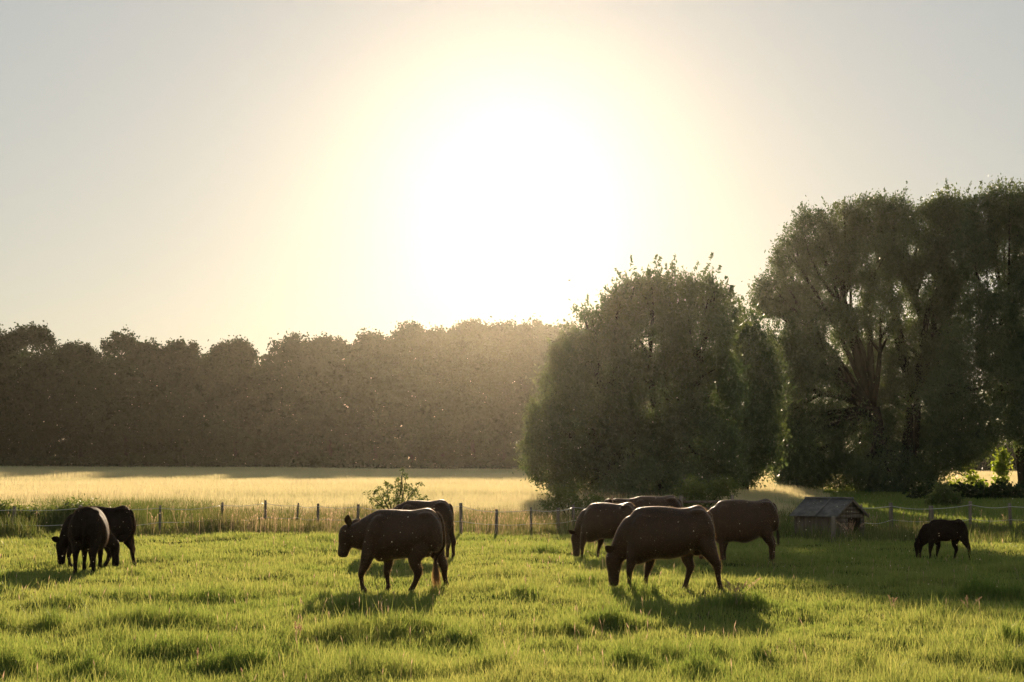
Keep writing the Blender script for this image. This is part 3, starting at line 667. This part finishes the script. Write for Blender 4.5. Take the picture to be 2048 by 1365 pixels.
# neck and head: chains of x, y, z, ra, rb
N_WALK = ([(-.24,0,1.04,.26,.18),(-.38,0,1.02,.345,.235),(-.52,0,1.00,.30,.185),(-.64,0,.985,.25,.145),(-.74,0,.99,.215,.12),(-.81,0,1.00,.17,.10)],
          [(-.79,0,1.12,.09,.085),(-.835,0,1.06,.145,.118),(-.85,0,.97,.155,.118),(-.87,0,.87,.135,.105),(-.895,0,.78,.112,.086),(-.915,0,.71,.098,.084),(-.925,0,.655,.094,.088),(-.93,0,.615,.065,.07)])
N_GRAZE = ([(-.30,0,1.02,.28,.20),(-.46,.01,.96,.36,.25),(-.58,.03,.88,.29,.19),(-.675,.06,.77,.225,.15),(-.74,.08,.68,.19,.13),(-.79,.10,.60,.15,.11)],
           [(-.79,.10,.69,.08,.08),(-.825,.10,.62,.14,.118),(-.84,.10,.53,.155,.118),(-.845,.10,.42,.132,.102),(-.85,.10,.32,.108,.084),(-.85,.10,.23,.096,.082),(-.85,.10,.15,.092,.086),(-.85,.10,.09,.065,.07)])
N_GRAZE_R = ([(-.30,.0,1.02,.28,.20),(-.46,.06,.96,.36,.25),(-.58,.14,.88,.29,.19),(-.68,.24,.77,.225,.15),(-.74,.32,.68,.19,.13),(-.79,.38,.62,.15,.11)],
           [(-.79,.39,.70,.08,.08),(-.82,.40,.63,.14,.118),(-.84,.42,.54,.155,.118),(-.845,.43,.43,.132,.102),(-.85,.44,.33,.108,.084),(-.85,.45,.24,.096,.082),(-.85,.45,.16,.092,.086),(-.85,.45,.10,.065,.07)])
N_UP = ([(-.26,0,1.05,.26,.18),(-.42,0,1.07,.32,.21),(-.60,0,1.11,.26,.16),(-.76,0,1.16,.205,.13),(-.92,0,1.20,.17,.11),(-1.02,0,1.22,.13,.10)],
        [(-1.0,0,1.29,.09,.085),(-1.06,0,1.24,.145,.118),(-1.12,0,1.17,.15,.118),(-1.19,0,1.09,.13,.10),(-1.25,0,1.02,.105,.085),(-1.30,0,.96,.095,.082),(-1.34,0,.92,.09,.085),(-1.37,0,.89,.06,.065)])
N_LOW = ([(-.26,0,1.04,.26,.18),(-.42,0,1.02,.33,.22),(-.62,0,.97,.26,.165),(-.82,0,.91,.20,.13),(-1.0,0,.86,.17,.11),(-1.11,0,.84,.14,.10)],
         [(-1.10,0,.92,.09,.085),(-1.15,0,.86,.145,.118),(-1.19,0,.78,.15,.118),(-1.23,0,.69,.13,.10),(-1.26,0,.61,.105,.085),(-1.28,0,.54,.095,.082),(-1.30,0,.48,.09,.085),(-1.31,0,.45,.06,.065)])
def make_cow(label, px, foot_y, scale, rz, torso, legs, nh, coat='coat', tail=None, ears=None, sx=1, belly=0, dist=None, group='cattle in the pasture', cat='cow', name='cow', wide=1.0, udder=True, switch=True, blond=False):
    Y = dist or CAM_Z * FPX / (foot_y - 950); x = gx(px, Y); z = CAM_Z - (foot_y - 950) / FPX * Y if dist is None else gz(x, Y)
    z = min(z, gz(x, Y) + .02); z = max(z, gz(x, Y) - .05)
    mb = MB()
    secs = [(a * sx, b, c + .035 - belly * math.exp(-((a - .1) / .35) ** 2), d * wide) for a, b, c, d in torso]
    torso_mesh(mb, secs)
    rear = torso[-1][0] * sx; hx = torso[-4][0] * sx; ht = torso[-4][1]
    for sy in (-1, 1):
        mb.ellipsoid((hx - .02, sy * .175, ht - .12), (.14, .09, .06))                       # hip bone
        mb.ellipsoid((rear - .07, sy * .10, torso[-2][1] - .09), (.06, .05, .08))           # pin bone
        mb.ellipsoid((hx + .09, sy * .17, ht - .42), (.18, .14, .34), Matrix.Rotation(R(-12), 3, 'Y'))   # thigh
        mb.ellipsoid((secs[2][0] + .08, sy * .17, 1.03), (.17, .11, .32), Matrix.Rotation(R(14), 3, 'Y'))  # shoulder
    if udder: mb.ellipsoid((hx - .02, 0, torso[-4][2] + .0), (.11, .11, .08))
    for lg in legs: ring_tube(mb, smooth_path([(a, b, c, d * (.62, .95)[i] if i < 2 else d * 1.06, e * (.8, 1.05)[i] if i < 2 else e * 1.06) for i, (a, b, c, d, e) in enumerate(lg)], 3), 12)
    nk, hd = nh
    ring_tube(mb, smooth_path(nk, 4), 18); ring_tube(mb, smooth_path(hd, 3), 16)
    me = mb.mesh('cow_raw', True)
    tmp = bpy.data.objects.new('tmp', me); C.objects.link(tmp)
    rm = tmp.modifiers.new('r', 'REMESH'); rm.mode = 'VOXEL'; rm.voxel_size = .02; rm.use_smooth_shade = True
    sm = tmp.modifiers.new('s', 'SMOOTH'); sm.factor = .5; sm.iterations = 7
    dg = bpy.context.evaluated_depsgraph_get(); me2 = bpy.data.meshes.new_from_object(tmp.evaluated_get(dg))
    bpy.data.objects.remove(tmp)
    # ears, eyes, tail stalk join the same body mesh
    ex = MB()
    p, q = Vector(hd[1][:3]), Vector(hd[2][:3]); up = (Vector(hd[0][:3]) - Vector(hd[3][:3])).normalized(); fwd = up.cross(Vector((0, 1, 0))); fwd = -fwd if fwd.x > 0 else fwd
    eb = Vector(hd[1][:3]) + up * .03 - fwd * .02
    dirs = ears or [(-.12, -.75, .55), (-.12, .8, .45)]
    for sy, d in zip((-1, 1), dirs):
        ear_mesh(ex, eb + Vector((0, sy * .07, 0)) + Vector(d).normalized() * .06, d, .22, .075, (-1, 0, .2) if abs(Vector(d).normalized().y) > .8 else (-.5, -1, 0))
    ntail = tail or [(rear - .08, 0, torso[-2][1] + .02), (rear - .01, 0, torso[-1][1] + .08), (rear + .015, -.01, 1.0), (rear + .01, -.02, .80), (rear + .02, -.03, .64)]
    tp = smooth_path(ntail, 5); ex.tube([Vector(v) for v in tp], list(np.linspace(.034, .015, len(tp))), 8)
    ey = MB()
    for sy in (-1, 1): ey.ellipsoid(tuple(Vector(hd[2][:3]) + fwd * .035 + Vector((0, sy * .098, 0)) + up * .02), (.02, .014, .02), None, 10, 6)
    m1 = ex.mesh('x', True); m2 = ey.mesh('e', True)
    bm = bmesh.new(); bm.from_mesh(me2)
    for f in bm.faces: f.smooth = True; f.material_index = 0
    n0 = len(bm.faces); bm.from_mesh(m1); bm.faces.ensure_lookup_table(); n1 = len(bm.faces)
    bm.from_mesh(m2); bm.faces.ensure_lookup_table()
    for i in range(n0, len(bm.faces)): bm.faces[i].smooth = True; bm.faces[i].material_index = 0 if i < n1 else 1
    body = bpy.data.meshes.new('body'); bm.to_mesh(body); bm.free()
    for m_ in (m1, m2, me2): bpy.data.meshes.remove(m_)
    t = empty(name, (x, Y, z), rz); t.scale = (scale,) * 3; tag(t, label, cat, group)
    obj('body', body, [M[coat], M['eye']], t)
    # short coat hair lying back over the skin
    nb = len(body.vertices); co = np.empty(nb * 3, np.float32); no = np.empty(nb * 3, np.float32)
    body.vertices.foreach_get('co', co); body.vertex_normals.foreach_get('vector', no); co = co.reshape(-1, 3); no = no.reshape(-1, 3)
    k = rng.choice(nb, 16000); p = co[k] + rng.normal(size=(16000, 3)) * .006; q = no[k]
    L = rng.uniform(.012, .028, 16000)[:, None]; d = q * .8 + np.array([.45, 0, -.35]) + rng.normal(size=(16000, 3)) * .25
    sd_ = np.cross(d, rng.normal(size=(16000, 3))); sd_ /= np.linalg.norm(sd_, axis=1, keepdims=True) + 1e-9
    V = np.stack([p - sd_ * .0012 - q * .004, p + sd_ * .0012 - q * .004, p + d * L], 1)
    obj('coat_hair', npmesh('coat_hair', V.reshape(-1, 3), np.arange(16000)[:, None] * 3 + np.array([[0, 1, 2]]), False, np.repeat(rng.random(16000), 3)), M['hair'] if coat == 'coat' else M['blackhair'], t)
    if switch:      # tail switch of loose hair
        e = Vector(tp[-1]); n = 260 if blond else 150; kk = 1.0 if blond else .32; f = np.linspace(0, 1, 6); V = []; Q = []
        for i in range(n):
            a = random.uniform(0, 6.28); sp = random.random() ** .6; L = random.uniform(.28, .52) * (1 if blond else .6); w0 = .003
            drift = Vector((math.cos(a) * .07 * sp * kk + .03 * kk, math.sin(a) * .05 * sp * kk, 0)); curl = random.uniform(0, 6.28)
            st = e + Vector((random.gauss(0, .008), random.gauss(0, .008), random.uniform(0, .16)))
            for fi in f:
                p_ = st + drift * (math.sin(fi * 1.9)) + Vector((math.sin(fi * 5 + curl) * .016 * fi, 0, -L * fi)); ww = w0 * (1 - fi * .7)
                V += [(p_.x - ww, p_.y, p_.z), (p_.x + ww, p_.y + ww * .5, p_.z)]
            b0 = i * 12; Q += [(b0 + 2 * k, b0 + 2 * k + 1, b0 + 2 * k + 3, b0 + 2 * k + 2) for k in range(5)]
        me = npmesh('tail_switch', np.array(V), np.array(Q), False, np.repeat(rng.random(n), 12)); obj('tail_switch', me, M['switch'] if blond else M['darkswitch'], t)
    return t
# the herd
make_cow('dark brown cow walking left with lowered head and blond curly tail, in the centre foreground', 795, 1182, 1.0, 0, T_WALK, L_WALK, N_WALK,
         tail=[(.66,0,1.37),(.75,0,1.27),(.80,.0,1.02),(.80,.03,.80),(.68,.05,.60),(.645,.06,.48)], ears=[(-.05,-.35,.9),(.5,.6,.6)], blond=True)
make_cow('dark brown cow grazing with its ear rimmed by light, in the right foreground', 1325, 1180, 1.0, 0, T_GRAZE, L_GRAZE, N_GRAZE, ears=[(-.75,-.45,.5),(-.1,.7,.5)])
make_cow('cow standing side on behind the walking cow, only its back and rump showing', 841, 1118, .98, 0, T_WALK, L_STAND, N_LOW, ears=[(-.1,-.5,.8),(.5,.2,.9)])
make_cow('cow grazing with lit withers, left of and behind the right foreground cow', 1213, 1116, .95, R(-22), T_GRAZE, L_GRAZE, N_GRAZE, sx=.95, ears=[(-.6,-.6,.4),(-.5,.6,.6)])
make_cow('cow seen only as a long back line behind the two grazing cows', 1302, 1104, 1.0, 0, T_WALK, L_STAND, N_UP, ears=[(.1,-.7,.5),(.1,.7,.5)])
make_cow('deep bellied cow side on behind the right foreground cow, its head hidden', 1478, 1125, .99, 0, T_GRAZE, L_STAND, N_GRAZE, sx=1.0, belly=.09)
make_cow('cow seen from behind, head down to the right, on the left of the pasture', 184, 1144, .92, R(-82), T_GRAZE, L_STAND, N_GRAZE_R, coat='blackcoat', belly=.07, wide=1.16, ears=[(-.3,-.8,.4),(-.3,.8,.4)])
make_cow('cow grazing side on, its front hidden by the cow seen from behind', 197, 1131, .93, 0, T_GRAZE, L_WALK, N_GRAZE, coat='blackcoat', ears=[(-.9,-.3,.25),(-.3,.6,.5)])
T_CALF = [(a * .86, b * .98, .60 + (c - .52) * .9 + .05, d * .72) for a, b, c, d in T_GRAZE]
L_CALF = [[(a * .86 + .02, y * .8, z_, ra * (.92 if z_ > .5 else .95), rb * .9) for a, y, z_, ra, rb in l] for l in L_GRAZE]
make_cow('small black calf grazing alone in the tree shade on the right', 1884, 1115, .70, R(-6), T_CALF, L_CALF, N_GRAZE, coat='blackcoat', cat='calf', name='calf', udder=False, switch=False, ears=[(-.3,-.8,.3),(-.3,.8,.3)])

# ---------------------------------------------------------------- tall seed stalks and small flying things
def stalk(label, px, py, hpx, n=5, sprd=.12):
    Y = CAM_Z * FPX / (py - 950); x = gx(px, Y); h = hpx / FPX * Y; V = []; Q = []; tt = []
    def quad(p, q, w0, w1):
        b = len(V); V.extend([(p.x - w0, p.y, p.z), (p.x + w0, p.y, p.z), (q.x + w1, q.y, q.z), (q.x - w1, q.y, q.z)]); Q.append((b, b + 1, b + 2, b + 3))
    for i in range(n):
        hh = h * random.uniform(.65, 1); dx = random.gauss(0, sprd) * h; a = Vector((random.gauss(0, .03), random.gauss(0, .03), 0)); b = Vector((a.x + dx, a.y + random.gauss(0, .03), hh))
        m_ = (a + b) / 2 + Vector((-dx * .2, 0, hh * .06)); quad(a, m_, .003, .0025); quad(m_, b, .0025, .002)
        for k in range(26):
            f = random.uniform(.62, 1.0); p = m_ + (b - m_) * ((f - .5) * 2); L = ((1.05 - f) * .22 + .03) * min(h, .6); an = random.uniform(0, 6.28)
            q = p + Vector((math.cos(an) * L * .4, math.sin(an) * L * .4, L * .9)); quad(p, q, .001, .0035)
    me = npmesh('grass_stalk', np.array(V), np.array(Q), False, np.repeat(rng.random(len(Q)), 4))
    o = obj('grass_stalk', me, M['straw']); o.location = (x, Y, gz(x, Y)); tag(o, label, 'grass stalk', 'dry flowering grass stalks')
stalk('tallest pale grass stalks, right of the grazing foreground cow', 1470, 1215, 62, 7, .3)
stalk('single pink seed head standing alone near the left bottom edge', 404, 1330, 46, 1, .05)
stalk('pale seed head leaning in the grass below and left of centre', 488, 1350, 42, 1, .12)
stalk('thin dry stalks below the walking cow', 600, 1290, 50, 4)
stalk('faint reddish seed head between the two foreground cows', 1048, 1200, 36, 1, .08)
stalk('dry stalks in the shade edge far right', 1780, 1215, 34, 4, .35)
stalk('dry stalks near the right edge above the dark tuft', 1930, 1222, 34, 4, .35)
stalk('reed like dry stalks directly in front of the shelter', 1700, 1080, 44, 12, .3)
def insect():
    p = at(1139, 561, 14); mb = MB(); mb.ellipsoid((0, 0, 0), (.011, .006, .005), None, 8, 6); mb.ellipsoid((-.012, 0, .001), (.005, .005, .004), None, 8, 6)
    t = empty('flying_insect', p); tag(t, 'small dark insect flying against the bright sky', 'insect'); obj('body', mb.mesh('body', True), M['fly'], t)
    for sy in (-1, 1):
        mb = MB(); mb.ellipsoid((.004, sy * .010, .005), (.006, .011, .0008), None, 8, 6); obj('wing', mb.mesh('wing', True), M['fly'], t)
insect()
def midges():
    n = 1500; Y = rng.uniform(6, 24, n) ; px = rng.uniform(-60, 2110, n); py = 700 + 560 * rng.beta(2.2, 2.0, n)
    s = Y / FPX; r = rng.uniform(.0012, .0032, n) * (Y / 12) ** .5
    c = np.stack([(px - 1024) * s, Y, CAM_Z + (950 - py) * s], -1)
    c = c[c[:, 2] > .25]; r = r[:len(c)]
    d = np.array([(1, 0, 0), (-1, 0, 0), (0, 1, 0), (0, -1, 0), (0, 0, 1), (0, 0, -1)], float)
    V = c[:, None] + d[None] * r[:, None, None]; k = np.arange(len(c))[:, None] * 6
    T = np.concatenate([k + np.array([t]) for t in ((0, 2, 4), (2, 1, 4), (1, 3, 4), (3, 0, 4), (2, 0, 5), (1, 2, 5), (3, 1, 5), (0, 3, 5))])
    o = obj('midges', npmesh('midges', V.reshape(-1, 3), T, False, np.repeat(rng.random(len(c)), 6)), M['midge'])
    tag(o, 'tiny sunlit midges and seeds drifting over the pasture', 'midges', kind='stuff')
midges()

# ---------------------------------------------------------------- scattering volume added to imitate lens glare near the sun
def glare_haze():
    mb = MB(); mb.box((0, 190, 22), (760, 460, 50)); me = mb.mesh('glare_haze'); m = bpy.data.materials.new('glare_haze_volume'); m.use_nodes = True
    n = m.node_tree; n.nodes.clear(); o = n.nodes.new('ShaderNodeOutputMaterial'); v = n.nodes.new('ShaderNodeVolumePrincipled')
    v.inputs['Color'].default_value = (.97, .88, .73, 1); v.inputs['Density'].default_value = HAZE_D; v.inputs['Anisotropy'].default_value = HAZE_G
    n.links.new(v.outputs[0], o.inputs['Volume'])
    tag(obj('glare_haze', me, m), kind='stuff')
HAZE_D, HAZE_G = .000060, .89
glare_haze()
